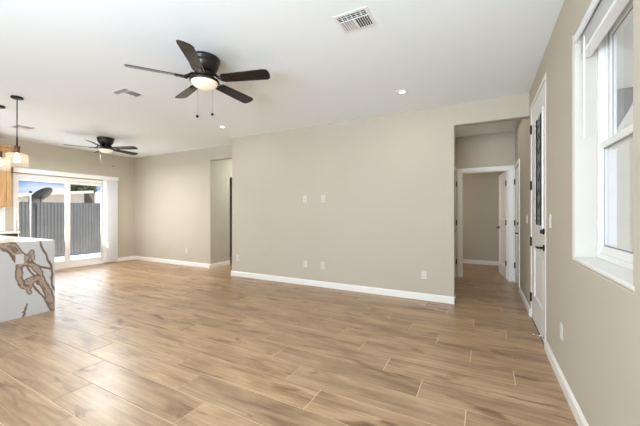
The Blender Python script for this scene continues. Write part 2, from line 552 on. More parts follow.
slab('wall_right', 'X', XR, XR + 0.20, [-2.7, -2.05, -0.35, WY0, WY1, 3.44, 4.44, 5.76, 6.50, 8.6],
     [BOT, 0.6, WZ0, 2.045, 2.2, WZ1, 2.515, TOP],
     [(WY0, WY1, WZ0, WZ1), (3.44, 4.44, -1, 2.515), (5.76, 6.50, -1, 2.045), (-2.05, -0.35, 0.6, 2.2)], bev=0.016,  # last hole is an unseen opening added for a fill light
     label='greige wall with window and front door at the right')
slab('wall_hall_left', 'X', -0.605, -0.485, [YB + 0.1, 5.73, 6.49, YE + 0.02], [BOT, 2.045, TOP], [(5.73, 6.49, -1, 2.045)],
     label='left side wall of the entry hallway')
slab('wall_hall_end', 'Y', YE, YE + 0.12, [-1.9, -0.385, 0.412, XR + 0.05], [BOT, 2.045, TOP], [(-0.385, 0.412, -1, 2.045)],
     label='end wall of the entry hallway around the white doorway')
slab('wall_bedroom', 'Y', 8.455, 8.55, [-1.9, XR + 0.05], [BOT, TOP], label='greige wall of the room beyond the hallway')
slab('wall_bedroom_left', 'X', -1.9, -1.8, [YE, 8.5], [BOT, TOP], label='side wall of the room beyond the hallway')
slab('wall_rear', 'Y', -2.75, -2.60, [XL - 0.1, -6.8, -4.4, -2.2, 0.2, XR + 0.1], [BOT, 0.4, 2.2, TOP],
     [(-6.8, -4.4, 0.4, 2.2), (-2.2, 0.2, 0.4, 2.2)], label='wall behind the viewer with two openings added for light')  # both openings are unseen, put in to admit light


# ------------------------------------------------------------------ baseboards (profiled) and casings
def baseboard(name, p, q, nx, ny, label):
    """Profiled strip from p to q on the floor; (nx, ny) points into the room."""
    p, q = Vector((p[0], p[1], 0)), Vector((q[0], q[1], 0)); nrm = Vector((nx, ny, 0))
    prof = [(0, 0.0), (0.014, 0.0), (0.014, 0.076), (0.010, 0.083), (0.009, 0.090), (0.004, 0.096), (0, 0.096)]
    bm = B()
    A = [bm.verts.new(p + nrm * d + Vector((0, 0, z))) for d, z in prof]
    D = [bm.verts.new(q + nrm * d + Vector((0, 0, z))) for d, z in prof]
    bm.faces.new(A); bm.faces.new(D)
    for k in range(len(A)): bm.faces.new((A[k], A[(k + 1) % len(A)], D[(k + 1) % len(A)], D[k]))
    return struct(obj(name, bm, 'trim'), label, 'baseboard')


baseboard('baseboard_back', (-4.469, YB), (-0.342, YB), 0, -1, 'white baseboard along the long back wall')
baseboard('baseboard_back_jamb', (-0.356, YB - 0.014), (-0.356, YB + 0.12), 1, 0, 'short white baseboard at the entry hallway corner')
baseboard('baseboard_far', (XL, YF), (-5.457, YF), 0, -1, 'white baseboard along the far wall')
baseboard('baseboard_hallway_left', (-5.471, YF - 0.014), (-5.471, 5.55), 1, 0, 'white baseboard turning into the left hallway')
baseboard('baseboard_left', (XL, 4.36), (XL, YF), 1, 0, 'white baseboard right of the patio door')
baseboard('baseboard_right', (XR, -2.6), (XR, 3.425), -1, 0, 'white baseboard under the window at the right')
baseboard('baseboard_hall_right', (XR, 4.455), (XR, 5.70), -1, 0, 'white baseboard in the entry hallway')
baseboard('baseboard_bedroom', (-1.8, 8.455), (XR, 8.455), 0, -1, 'white baseboard in the room beyond the hallway')


def casing(name, axis, face, out, u0, u1, ztop, w, label, th=0.016):
    """Three-sided door casing on a wall face; out = +1/-1 direction into the room; u0,u1 = door opening."""
    bm = B()

    def bx(ua, ub, za, zb):
        a, b = sorted((face, face + out * th))
        if axis == 'X': box(bm, a, b, ua, ub, za, zb, 0.003)
        else: box(bm, ua, ub, a, b, za, zb, 0.003)
    bx(u0 - w, u0, 0, ztop + w); bx(u1, u1 + w, 0, ztop + w); bx(u0, u1, ztop, ztop + w)
    return struct(obj(name, bm, 'trim'), label, 'door casing')


casing('trim_1', 'Y', YE, -1, -0.385, 0.412, 2.045, 0.072, 'white casing around the open doorway at the hallway end')
casing('trim_2', 'X', XR, -1, 5.76, 6.495, 2.045, 0.062, 'white casing around the hallway door on the right')
casing('trim_3', 'X', -0.485, 1, 5.73, 6.49, 2.045, 0.07, 'white casing on the left side of the hallway')


# ------------------------------------------------------------------ doors
def leaf_bm(w, h, th, panels, inset=0.012, glass_hole=None):
    """Door leaf in local coords: x along width 0..w, y thickness 0..th, z 0..h, with recessed moulded panels on both faces."""
    bm = B()
    holes = list(panels) + ([glass_hole] if glass_hole else [])
    us = sorted({0, w} | {v for p in holes for v in p[:2]}); zs = sorted({0, h} | {v for p in holes for v in p[2:]})
    V = {}

    def vt(u, z, s):
        k = (round(u, 5), round(z, 5), s)
        if k not in V: V[k] = bm.verts.new((u, 0 if s == 0 else th, z))
        return V[k]
    inh = lambda u, z: any(p[0] < u < p[1] and p[2] < z < p[3] for p in holes)
    for i in range(len(us) - 1):
        for j in range(len(zs) - 1):
            if inh((us[i] + us[i + 1]) / 2, (zs[j] + zs[j + 1]) / 2): continue
            q = [(us[i], zs[j]), (us[i + 1], zs[j]), (us[i + 1], zs[j + 1]), (us[i], zs[j + 1])]
            for s in (0, 1): bm.faces.new([vt(u, z, s) for u, z in q])
    for (a, b2), (c, d) in (((0, 0), (w, 0)), ((w, 0), (w, h)), ((w, h), (0, h)), ((0, h), (0, 0))):
        pts = [(a, b2), (c, d)]
        line = sorted({(u, z) for u in us for z in zs if (a == c and u == a) or (b2 == d and z == b2)})
        for p, q in zip(line, line[1:]):
            bm.faces.new((vt(*p, 0), vt(*q, 0), vt(*q, 1), vt(*p, 1)))
    for (u0, u1, z0, z1) in panels:
        for s in (0, 1):
            y = 0 if s == 0 else th; d = inset if s == 0 else -inset
            # sloped cove down, then a raised field
            loops = [(0, 0), (0.012, d), (0.045, d), (0.070, d * 0.35)]
            rings = []
            for off, dy in loops:
                rr = [(u0 + off, z0 + off), (u1 - off, z0 + off), (u1 - off, z1 - off), (u0 + off, z1 - off)]
                rings.append([vt(*p, s) if off == 0 else bm.verts.new((p[0], y + dy, p[1])) for p in rr])
            for a, b2 in zip(rings, rings[1:]):
                for k in range(4): bm.faces.new((a[k], a[(k + 1) % 4], b2[(k + 1) % 4], b2[k]))
            bm.faces.new(rings[-1])
    if glass_hole:
        u0, u1, z0, z1 = glass_hole
        rr = [(u0, z0), (u1, z0), (u1, z1), (u0, z1)]
        for k in range(4):
            p, q = rr[k], rr[(k + 1) % 4]
            bm.faces.new((vt(*p, 0), vt(*q, 0), vt(*q, 1), vt(*p, 1)))
    return bm


def hinge_bm(x, y, z, hh=0.10, plate=None):
    bm = B()
    lathe(bm, [(0.0095, 0), (0.0095, hh)], x, y, 12, cz=z - hh / 2)
    lathe(bm, [(0.003, 0), (0.0085, 0.002), (0.0085, 0.006), (0.003, 0.009)], x, y, 12, cz=z + hh / 2)
    if plate: box(bm, *plate, z - hh / 2, z + hh / 2, 0.002)
    return bm


def lever_bm(s=-1, dirn=1, ln=0.115):
    """Lever set: rose on the face (local y=0 side when s=-1), lever pointing along dirn x."""
    bm = B()
    lathe(bm, [(0.032, 0), (0.032, s * 0.006), (0.024, s * 0.010)], 0, 0, 24, axis='Y')
    lathe(bm, [(0.011, s * 0.008), (0.011, s * 0.050)], 0, 0, 16, axis='Y')
    tube(bm, [(0, s * 0.046, 0), (dirn * 0.03, s * 0.052, 0.001), (dirn * ln * 0.7, s * 0.052, 0), (dirn * ln, s * 0.046, -0.004)],
         [0.011, 0.0095, 0.008, 0.007])
    return bm


def deadbolt_bm(s=-1):
    bm = B()
    lathe(bm, [(0.030, 0), (0.030, s * 0.008), (0.022, s * 0.014)], 0, 0, 24, axis='Y')
    box(bm, -0.006, 0.006, min(s * 0.012, s * 0.034), max(s * 0.012, s * 0.034), -0.020, 0.020, 0.002)
    return bm


# front door: local frame with x running along -Y from the hinge side (far end) to the latch (near end), local y=0 the room face
W1, HT1 = 0.925, 2.462
d1 = bpy.data.objects.new('door_1', None); C.objects.link(d1)
d1.location = (XR + 0.004, 4.404, 0.014); d1.rotation_euler = (0, 0, R(-90))
struct(d1, 'tall white front door with narrow leaded glass and black hardware', 'door')
# rotating -90: local x -> -Y, local y -> +X
GX0, GX1, GZ0, GZ1 = 0.44 - 0.0, 0.755, 1.13, 2.225
pan = [(0.24, 0.80, 0.33, 0.83)]
gl = (0.33, 0.755, 1.10, 2.23)
obj('leaf', leaf_bm(W1, HT1, 0.045, [(0.20, 0.80, 0.29, 0.84)], glass_hole=gl), 'door', d1)
bm = B()      # moulded frame round the glass
for s, y0, y1 in ((0, -0.008, 0.004), (1, 0.041, 0.053)):
    a = 0.032
    box(bm, gl[0] - a, gl[0] + 0.006, y0, y1, gl[2] - a, gl[3] + a, 0.004)
    box(bm, gl[1] - 0.006, gl[1] + a, y0, y1, gl[2] - a, gl[3] + a, 0.004)
    box(bm, gl[0], gl[1], y0, y1, gl[3] - 0.006, gl[3] + a, 0.004)
    box(bm, gl[0], gl[1], y0, y1, gl[2] - a, gl[2] + 0.006, 0.004)
obj('glass_frame', bm, 'door', d1)
M['frosted'] = glass('frosted_lite', (0.5, 0.51, 0.52, 1), 1.35, 0.25, milk=0.6, milk_col=(0.55, 0.56, 0.57, 1))
bm = B(); box(bm, gl[0], gl[1], -0.001, 0.006, gl[2], gl[3])
lite = obj('glass_pane', bm, 'frosted', d1, label='narrow textured leaded glass pane')
bm = B()      # lead came: border lines, cross bars and diamonds
gw = gl[1] - gl[0]; gm = (gl[0] + gl[1]) / 2
yl0, yl1 = 0.012, 0.030


def came(p, q, r=0.005):
    tube(bm, [(p[0], -0.002, p[1]), (q[0], -0.002, q[1])], r, 6)


for u in (gl[0] + 0.05, gl[1] - 0.05, gl[0] + 0.10, gl[1] - 0.10): came((u, gl[2]), (u, gl[3]), 0.006)
for z in (gl[2] + 0.05, gl[2] + 0.10, gl[3] - 0.05, gl[3] - 0.10): came((gl[0], z), (gl[1], z), 0.006)
for k in range(1, 4):
    z = gl[2] + (gl[3] - gl[2]) * k / 4
    for sx in (-1, 1):
        came((gm, z + 0.11), (gm + sx * 0.115, z)); came((gm, z - 0.11), (gm + sx * 0.115, z))
    came((gl[0], z), (gm - 0.115, z)); came((gm + 0.115, z), (gl[1], z))
obj('lead_came', bm, 'slot', lite)
for z in (2.235, 1.57, 0.905, 0.245):
    obj('hinge', hinge_bm(-0.006, -0.007, z - 0.014, 0.10, (-0.0245, 0.020, -0.0035, 0.001)), 'black', d1)
o = obj('lever_handle', lever_bm(-1, -1, 0.12), 'black', d1); o.location = (0.855, 0, 0.90)
o = obj('deadbolt', deadbolt_bm(-1), 'black', d1); o.location = (0.855, 0, 1.055)
bm = B(); box(bm, 0.004, W1 - 0.004, 0.006, 0.040, -0.010, 0.003)
obj('door_sweep', bm, 'slot', d1)
# jamb and threshold of the front door
bm = B()
for ya, yb in ((3.432, 3.474), (4.410, 4.452)): box(bm, XR - 0.003, XR + 0.16, ya, yb, 0, 2.53, 0.004)
box(bm, XR - 0.003, XR + 0.16, 3.474, 4.410, 2.482, 2.53, 0.004)
struct(obj('trim_4', bm, 'trim'), 'narrow white jamb around the front door', 'door frame')
bm = B(); box(bm, XR - 0.004, XR + 0.19, 3.476, 4.408, -0.001, 0.004, 0.0015)
struct(obj('trim_5', bm, 'aluminium'), 'dark metal threshold under the front door', 'threshold')
bm = B()     # door stop on the leaf near the latch
lathe(bm, [(0.016, 0.0), (0.016, -0.004), (0.006, -0.008), (0.006, -0.072), (0.011, -0.073), (0.011, -0.088), (0.007, -0.090)], 0, 0, 16, axis='Y')
o = obj('door_stop', bm, 'chrome', d1, label='small chrome door stop'); o.location = (0.83, 0, 0.055)

# hallway-end door, open into the room beyond; hinge at x=0.396
W2, HT2 = 0.770, 2.03
d2 = bpy.data.objects.new('door_2', None); C.objects.link(d2)
d2.location = (0.407, YE + 0.125, 0.008); d2.rotation_euler = (0, 0, R(97))
struct(d2, 'white panel door standing open at the end of the hallway', 'door')
# local x -> leaf direction (towards +Y, slightly -X); local y -> -X side?  rotated 97 deg: y axis points to -X
P2 = [(0.12, W2 - 0.12, 1.13, HT2 - 0.13), (0.12, W2 - 0.12, 0.22, 0.95)]
obj('leaf', leaf_bm(W2, HT2, 0.035, P2), 'door', d2)
for z in (1.80, 1.06, 0.30):
    obj('hinge', hinge_bm(-0.004, 0.042, z, 0.09, (-0.002, 0.034, 0.034, 0.0385)), 'black', d2)
o = obj('lever_handle', lever_bm(1, -1, 0.115), 'black', d2); o.location = (W2 - 0.065, 0.035, 0.945)
o = obj('lever_handle', lever_bm(-1, -1, 0.115), 'black', d2); o.location = (W2 - 0.065, 0, 0.945)
bm = B()
box(bm, -0.386, -0.367, YE, YE + 0.12, 0, 2.045, 0.002); box(bm, 0.394, 0.413, YE, YE + 0.12, 0, 2.045, 0.002)
box(bm, -0.367, 0.394, YE, YE + 0.12, 2.027, 2.046, 0.002)
struct(obj('trim_6', bm, 'trim'), 'white jamb lining the open doorway at the hallway end', 'door frame')

# closed door on the right of the hallway; hinged at far end, same handing as the front door
W3 = 0.728
d3 = bpy.data.objects.new('door_3', None); C.objects.link(d3)
d3.location = (XR + 0.006, 6.494, 0.008); d3.rotation_euler = (0, 0, R(-90))
struct(d3, 'closed white panel door on the right of the hallway with deadbolt', 'door')
P3 = [(0.12, W3 - 0.12, 1.13, HT2 - 0.13), (0.12, W3 - 0.12, 0.22, 0.95)]
obj('leaf', leaf_bm(W3, HT2, 0.040, P3), 'door', d3)
for z in (1.80, 1.06, 0.30):
    obj('hinge', hinge_bm(-0.002, -0.017, z, 0.095, (-0.018, 0.018, -0.013, -0.0095)), 'black', d3)
o = obj('lever_handle', lever_bm(-1, -1, 0.115), 'black', d3); o.location = (W3 - 0.065, 0, 0.915)
o = obj('deadbolt', deadbolt_bm(-1), 'black', d3); o.location = (W3 - 0.065, 0, 1.07)

# closed door on the left of the hallway (only its hinged edge shows)
W4 = 0.748
d4 = bpy.data.objects.new('door_4', None); C.objects.link(d4)
d4.location = (-0.491, 6.484, 0.008); d4.rotation_euler = (0, 0, R(-90))
struct(d4, 'closed white door on the left of the hallway, seen edge-on', 'door')
P4 = [(0.12, W4 - 0.12, 1.13, HT2 - 0.13), (0.12, W4 - 0.12, 0.22, 0.95)]
o = obj('leaf', leaf_bm(W4, HT2, 0.035, P4), 'door', d4); o.location = (0, -0.035, 0)
for z in (1.80, 1.06, 0.30):
    obj('hinge', hinge_bm(-0.002, 0.026, z, 0.095, (-0.018, 0.018, 0.020, 0.0235)), 'black', d4)
o = obj('lever_handle', lever_bm(1, -1, 0.115), 'black', d4); o.location = (W4 - 0.065, 0.0, 0.93)

# ------------------------------------------------------------------ right window (single hung) in a deep reveal
XW = 0.618          # room face of the vinyl frame
w1 = bpy.data.objects.new('window_1', None); C.objects.link(w1)
struct(w1, 'white vinyl single-hung window in a deep reveal at the right', 'window')
a0, a1, c0, c1 = WY0 + 0.001, WY1 - 0.001, WZ0 + 0.022, WZ1 - 0.001
bm = B(); F = 0.034
for (ya, yb, za, zb) in ((a0, a0 + F, c0, c1), (a1 - F, a1, c0, c1), (a0 + F, a1 - F, c0, c0 + F), (a0 + F, a1 - F, c1 - F, c1)):
    box(bm, XW, XW + 0.085, ya, yb, za, zb, 0.004)
for y in (a1 - F - 0.010, a0 + F + 0.004):      # balance tracks of the upper half
    box(bm, XW + 0.030, XW + 0.040, y, y + 0.006, 1.67, c1 - F, 0.001)
obj('window_frame', bm, 'vinyl', w1)


def sash(nm, x, th, ya, yb, za, zb, st, rb, rt):
    bm = B()
    box(bm, x, x + th, ya, ya + st, za, zb, 0.004); box(bm, x, x + th, yb - st, yb, za, zb, 0.004)
    box(bm, x, x + th, ya + st, yb - st, za, za + rb, 0.004); box(bm, x, x + th, ya + st, yb - st, zb - rt, zb, 0.004)
    s = obj(nm, bm, 'vinyl', w1)
    bm = B(); box(bm, x + th * 0.45, x + th * 0.45 + 0.004, ya + st - 0.004, yb - st + 0.004, za + rb - 0.004, zb - rt + 0.004)
    obj('glass_pane', bm, 'clear', s)
    bm = B(); g2 = 0.006
    for q in ((ya + st, ya + st + g2, za + rb, zb - rt), (yb - st - g2, yb - st, za + rb, zb - rt), (ya + st, yb - st, za + rb, za + rb + g2), (ya + st, yb - st, zb - rt - g2, zb - rt)):
        box(bm, x + th * 0.40, x + th * 0.44, *q)
    obj('gasket', bm, 'gasket', s)
    return s


sash('lower_sash', XW + 0.006, 0.030, a0 + F + 0.001, a1 - F - 0.001, c0 + F, 1.668, 0.030, 0.045, 0.040)
sash('upper_sash', XW + 0.044, 0.030, a0 + F + 0.001, a1 - F - 0.001, 1.625, c1 - F, 0.030, 0.040, 0.035)
# sill board and reveal lining coloured paler for window light
bm = B(); box(bm, XR - 0.0015, XW + 0.01, WY0 - 0.03, WY1 - 0.0, WZ0 - 0.001, WZ0 + 0.021, 0.006)
struct(obj('trim_7', bm, 'trim'), 'white sill board of the right window', 'window sill')
bm = B()
box(bm, XR + 0.012, XW + 0.002, WY1 - 0.0015, WY1 + 0.001, WZ0 + 0.021, WZ1, 0)
box(bm, XR + 0.012, XW + 0.002, WY0 - 0.001, WY0 + 0.0015, WZ0 + 0.021, WZ1, 0)
box(bm, XR + 0.012, XW + 0.002, WY0, WY1, WZ1 - 0.0015, WZ1 + 0.001, 0)
struct(obj('trim_8', bm, 'reveal'), 'reveal lining of the right window, coloured pale for window light', 'window reveal')

bl = thing('window_blind', 'white horizontal blind raised to the top of the right window', 'blind', (0.56, (WY0 + WY1) / 2, WZ1))
bl_loc = Vector(bl.location)


def blo(nm, bm, m, label=None):
    bmesh.ops.translate(bm, verts=bm.verts[:], vec=-bl_loc)
    return obj(nm, bm, m, bl, label=label)


bm = B(); box(bm, 0.506, 0.518, WY0 + 0.006, WY1 - 0.008, 2.316, 2.370, 0.003)
box(bm, 0.518, 0.535, WY1 - 0.020, WY1 - 0.008, 2.316, 2.370, 0.002)
blo('valance', bm, 'blind')
bm = B(); box(bm, 0.532, 0.588, WY0 + 0.012, WY1 - 0.022, 2.325, 2.370, 0.003); blo('headrail', bm, 'blind')
for k in range(11):
    zk = 2.240 + k * 0.0074
    bm = B(); prism(bm, [(0.534, zk), (0.548, zk + 0.0022), (0.570, zk + 0.0022), (0.584, zk), (0.584, zk + 0.0026), (0.570, zk + 0.0048), (0.548, zk + 0.0048), (0.534, zk + 0.0026)], 'Y', WY0 + 0.016, WY1 - 0.026)
    for v in bm.verts: v.co = Vector((v.co.x, v.co.y, v.co.z))
    blo('slat', bm, 'blind')
bm = B(); box(bm, 0.533, 0.585, WY0 + 0.016, WY1 - 0.026, 2.208, 2.234, 0.004); blo('bottom_rail', bm, 'blind')
bm = B(); tube(bm, [(0.527, 2.345, 2.30), (0.527, 2.345, 2.255), (0.527, 2.345, 1.70)], [0.003, 0.0045, 0.0045], 8)
lathe(bm, [(0.0045, 0), (0.0065, 0.02), (0.0045, 0.05)], 0.527, 2.345, 10, cz=1.69); blo('tilt_wand', bm, 'vinyl')

# ------------------------------------------------------------------ patio sliding door
d5 = bpy.data.objects.new('door_5', None); C.objects.link(d5)
struct(d5, 'white framed sliding glass patio door', 'sliding door')
ya, yb, zt = 2.52, 4.36, 2.06
bm = B(); XS = XL - 0.12
box(bm, XS, XL + 0.004, ya, ya + 0.045, 0, zt, 0.003); box(bm, XS, XL + 0.004, yb - 0.045, yb, 0, zt, 0.003)
box(bm, XS, XL + 0.004, ya + 0.045, yb - 0.045, zt - 0.075, zt, 0.003)
box(bm, XS, XL + 0.004, ya + 0.045, yb - 0.045, 0, 0.035, 0.003)
box(bm, XL - 0.055, XL - 0.048, ya + 0.045, yb - 0.045, 0.035, 0.05); box(bm, XL - 0.02, XL - 0.013, ya + 0.045, yb - 0.045, 0.035, 0.05)
obj('door_frame', bm, 'vinyl', d5)


def panel(nm, x, y0, y1, l, r):
    bm = B(); z0, z1 = 0.040, zt - 0.078
    box(bm, x, x + 0.034, y0, y0 + l, z0, z1, 0.004); box(bm, x, x + 0.034, y1 - r, y1, z0, z1, 0.004)
    box(bm, x, x + 0.034, y0 + l, y1 - r, z0, z0 + 0.125, 0.004); box(bm, x, x + 0.034, y0 + l, y1 - r, z1 - 0.062, z1, 0.004)
    p = obj(nm, bm, 'vinyl', d5)
    bm = B(); box(bm, x + 0.015, x + 0.020, y0 + l - 0.004, y1 - r + 0.004, z0 + 0.121, z1 - 0.058)
    obj('glass_pane', bm, 'clear', p)
    return p


sl = panel('sliding_panel', XL - 0.040, 2.566, 3.49, 0.040, 0.10)
panel('fixed_panel', XL - 0.088, 3.41, 4.314, 0.085, 0.16)
bm = B(); box(bm, XL - 0.006, XL + 0.010, 2.572, 2.600, 0.86, 1.14, 0.005)
tube(bm, [(XL, 2.586, 0.90), (XL + 0.035, 2.586, 0.92), (XL + 0.04, 2.586, 1.0), (XL + 0.035, 2.586, 1.08), (XL, 2.586, 1.10)], 0.009, 8)
obj('pull_handle', bm, 'vinyl', sl)

vb = thing('vertical_blind', 'white vertical blind drawn aside at the right of the patio door', 'blind', (XL + 0.05, 4.3, 0))
vl = Vector(vb.location)


def vbo(nm, bm, m):
    bmesh.ops.translate(bm, verts=bm.verts[:], vec=-vl)
    return obj(nm, bm, m, vb)


bm = B(); box(bm, XL + 0.001, XL + 0.10, 2.49, 4.48, 2.155, 2.165, 0.003); box(bm, XL + 0.088, XL + 0.10, 2.49, 4.48, 2.068, 2.165, 0.003)
box(bm, XL + 0.001, XL + 0.10, 4.47, 4.48, 2.068, 2.165, 0.002); box(bm, XL + 0.001, XL + 0.10, 2.49, 2.50, 2.068, 2.165, 0.002)
vbo('valance', bm, 'vinyl')
bm = B(); box(bm, XL + 0.03, XL + 0.065, 2.52, 4.46, 2.115, 2.15, 0.003); vbo('head_track', bm, 'vinyl')
for k in range(13):
    y = 4.19 + k * 0.0215
    bm = B()
    prof = [(-0.044, 0), (-0.022, 0.0035), (0, 0.0048), (0.022, 0.0035), (0.044, 0), (0.044, 0.0012), (0.022, 0.0047), (0, 0.006), (-0.022, 0.0047), (-0.044, 0.0012)]
    vs = prism(bm, prof, 'Z', 0.025, 2.115)
    bmesh.ops.transform(bm, matrix=Matrix.Translation((XL + 0.050, y, 0)) @ Matrix.Rotation(R(32), 4, 'Z'), verts=vs)
    vbo('vane', bm, 'vane')

# ------------------------------------------------------------------ kitchen along the left wall
def shaker(bm, x, y0, y1, z0, z1, th=0.02, rail=0.06):
    """Shaker front facing +X whose back is at x."""
    box(bm, x, x + th, y0, y0 + rail, z0, z1, 0.002); box(bm, x, x + th, y1 - rail, y1, z0, z1, 0.002)
    box(bm, x, x + th, y0 + rail, y1 - rail, z0, z0 + rail, 0.002); box(bm, x, x + th, y0 + rail, y1 - rail, z1 - rail, z1, 0.002)
    box(bm, x, x + th * 0.45, y0 + rail, y1 - rail, z0 + rail, z1 - rail)


uc = thing('upper_cabinet', 'honey oak wall cabinet beside the patio door', 'cabinet', (XL, 1.95, 1.367))
ul = Vector(uc.location)


def put(root, nm, bm, m, label=None):
    bmesh.ops.translate(bm, verts=bm.verts[:], vec=-Vector(root.location))
    return obj(nm, bm, m, root, label=label)


bm = B(); box(bm, XL + 0.001, -8.04, 1.55, 2.39, 1.367, 2.50, 0.002); put(uc, 'body', bm, 'oak')
for (y0, y1) in ((1.553, 1.967), (1.973, 2.387)):
    bm = B(); shaker(bm, -8.04, y0, y1, 1.37, 2.497); d = put(uc, 'door', bm, 'oak')
    bm = B(); yk = y1 - 0.03 if y1 < 2 else y0 + 0.03
    tube(bm, [(-8.02, yk, 1.42), (-7.99, yk, 1.42), (-7.99, yk, 1.54), (-8.02, yk, 1.54)], 0.005, 8)
    bmesh.ops.translate(bm, verts=bm.verts[:], vec=-ul); obj('handle', bm, 'black', d)
bm = B(); box(bm, XL + 0.001, -8.00, 1.54, 2.405, 2.50, 2.55, 0.008); put(uc, 'crown', bm, 'oak')

bc = thing('base_cabinet', 'dark fronted base cabinet under the white counter by the patio door', 'cabinet', (XL, 1.95, 0))
bm = B(); box(bm, XL + 0.001, -7.75, 1.55, 2.40, 0.10, 0.865, 0.002); box(bm, XL + 0.001, -7.82, 1.56, 2.39, 0.0, 0.10); put(bc, 'body', bm, 'espresso')
for (y0, y1) in ((1.553, 1.972), (1.978, 2.397)):
    bm = B(); shaker(bm, -7.75, y0, y1, 0.11, 0.86); put(bc, 'door', bm, 'espresso')
bm = B(); box(bm, XL + 0.001, -7.70, 1.2, 2.42, 0.866, 0.905, 0.004)
tag(obj('countertop', bm, 'quartz'), 'white kitchen countertop against the tiled wall by the patio door', 'countertop')
bm = B(); box(bm, XL, XL + 0.009, 1.2, 2.40, 0.906, 1.366)
struct(obj('trim_9', bm, 'tile'), 'white tile backsplash below the oak cabinet', 'backsplash')

# ------------------------------------------------------------------ island with veined waterfall end
IX, IY0, IY1, IZ = -4.864, 0.93, 1.861, 0.902
isl = thing('kitchen_island', 'kitchen island with white and brown veined stone waterfall end', 'island', (-5.95, 1.4, 0))
il = Vector(isl.location)
VE = [  # (polyline in (Y, Z), half width)
    ([(1.28, 0.97), (1.366, 0.906), (1.449, 0.848), (1.500, 0.770), (1.550, 0.690)], 0.045),
    ([(1.545, 0.650), (1.513, 0.600), (1.505, 0.479), (1.535, 0.400)], 0.026),
    ([(1.513, 0.470), (1.545, 0.360), (1.600, 0.330), (1.612, 0.280)], 0.017),
    ([(1.535, 0.640), (1.590, 0.625), (1.650, 0.600), (1.710, 0.500)], 0.026),
    ([(1.600, 0.410), (1.680, 0.440), (1.730, 0.420), (1.775, 0.300), (1.815, 0.150), (1.850, 0.040)], 0.036),
    ([(1.710, 0.500), (1.745, 0.400), (1.800, 0.250), (1.850, 0.110)], 0.020),
    ([(1.600, 0.300), (1.640, 0.390), (1.700, 0.440)], 0.014),
    ([(1.715, 0.900), (1.722, 0.830), (1.768, 0.724), (1.775, 0.660), (1.818, 0.576), (1.843, 0.462), (1.838, 0.330), (1.858, 0.25)], 0.009),
    ([(1.630, 0.790), (1.625, 0.650), (1.710, 0.570), (1.83, 0.530)], 0.008),
    ([(1.590, 0.700), (1.63, 0.77), (1.64, 0.68)], 0.016),
    ([(1.580, 0.150), (1.565, 0.060), (1.560, 0.0)], 0.007),
    ([(1.585, 0.095), (1.548, 0.055)], 0.004),
    ([(1.560, 0.690), (1.60, 0.560), (1.66, 0.470), (1.70, 0.360)], 0.006),
    ([(1.640, 0.390), (1.70, 0.260), (1.76, 0.180), (1.80, 0.06)], 0.008),
    ([(1.40, 0.830), (1.46, 0.720), (1.50, 0.640)], 0.006),
    ([(1.00, 0.80), (1.10, 0.60), (1.08, 0.42), (1.22, 0.25), (1.26, 0.10)], 0.022),
]


def fbm(y, z, sc, o):
    return sum(noise.noise(Vector((y * sc * 2 ** k, z * sc * 2 ** k, o + 3.1 * k))) / 2 ** k for k in range(4)) / 1.9


def vein(y, z):
    y2 = y + 0.030 * fbm(y, z, 6.0, 0.3); z2 = z + 0.030 * fbm(y, z, 6.0, 7.7)
    best = 0.0
    for pl, hw in VE:
        d = 9; along = 0; acc = 0
        for (ay, az), (by, bz) in zip(pl, pl[1:]):
            vy, vz = by - ay, bz - az; ln = math.hypot(vy, vz)
            t = max(0, min(1, ((y2 - ay) * vy + (z2 - az) * vz) / (ln * ln)))
            dd = math.hypot(y2 - ay - vy * t, z2 - az - vz * t)
            if dd < d: d = dd; along = acc + t * ln
            acc += ln
        w = hw * (0.92 + 0.9 * fbm(y, z, 9.0, 2.2))
        e = 0.006 + 0.30 * hw
        if d >= w + e: continue
        v = min(1.0, (w + e - d) / e * 0.62)
        # streaks running along the vein, torn by white gaps
        st = fbm(along * 2.2, d * 11.0, 6.0, 1.7 + hw * 40)
        v = v * (0.95 + 1.1 * st) if hw > 0.012 else v * (0.62 + 0.5 * st)
        best = max(best, v)
    return max(0.0, min(1.0, best))


bm = B()
lay = bm.verts.layers.float.new('vein')
NY, NZ = 186, 180
T = 0.04
grid = []
for j in range(NZ + 1):
    z = IZ * j / NZ; row = []
    for i in range(NY + 1):
        y = IY0 + (IY1 - IY0) * i / NY
        v = bm.verts.new((IX, y, z)); v[lay] = vein(y, z) if y > 1.0 else 0.0
        row.append(v)
    grid.append(row)
for j in range(NZ):
    for i in range(NY):
        bm.faces.new((grid[j][i], grid[j][i + 1], grid[j + 1][i + 1], grid[j + 1][i]))
# back face and edges of the slab carry the veins of the front
back = [[bm.verts.new((IX - T, v.co.y, v.co.z)) for v in row] for row in (grid[0], grid[-1])]
for rw, fr in zip(back, (grid[0], grid[-1])):
    for v, f in zip(rw, fr): v[lay] = f[lay]
    for i in range(NY): bm.faces.new((fr[i], fr[i + 1], rw[i + 1], rw[i]))
left = [grid[j][0] for j in range(NZ + 1)]; right = [grid[j][NY] for j in range(NZ + 1)]
for col, bk0, bk1 in ((left, back[0][0], back[1][0]), (right, back[0][NY], back[1][NY])):
    bcol = [bk0] + [bm.verts.new((IX - T, col[j].co.y, col[j].co.z)) for j in range(1, NZ)] + [bk1]
    for j in range(NZ + 1): bcol[j][lay] = col[j][lay]
    for j in range(NZ): bm.faces.new((col[j], col[j + 1], bcol[j + 1], bcol[j]))
bmesh.ops.translate(bm, verts=bm.verts[:], vec=-il)
obj('waterfall_panel', bm, 'marble', isl, label='white stone end panel with bold brown veins')
bm = B(); box(bm, -7.05, IX - T - 0.0005, IY0, IY1, IZ - 0.04, IZ, 0.002); put(isl, 'countertop', bm, 'quartz')
bm = B(); box(bm, -7.0, IX - T - 0.0005, IY0 + 0.03, IY1 - 0.26, 0.0, IZ - 0.041, 0.002); put(isl, 'cabinet_body', bm, 'trim')
bm = B()
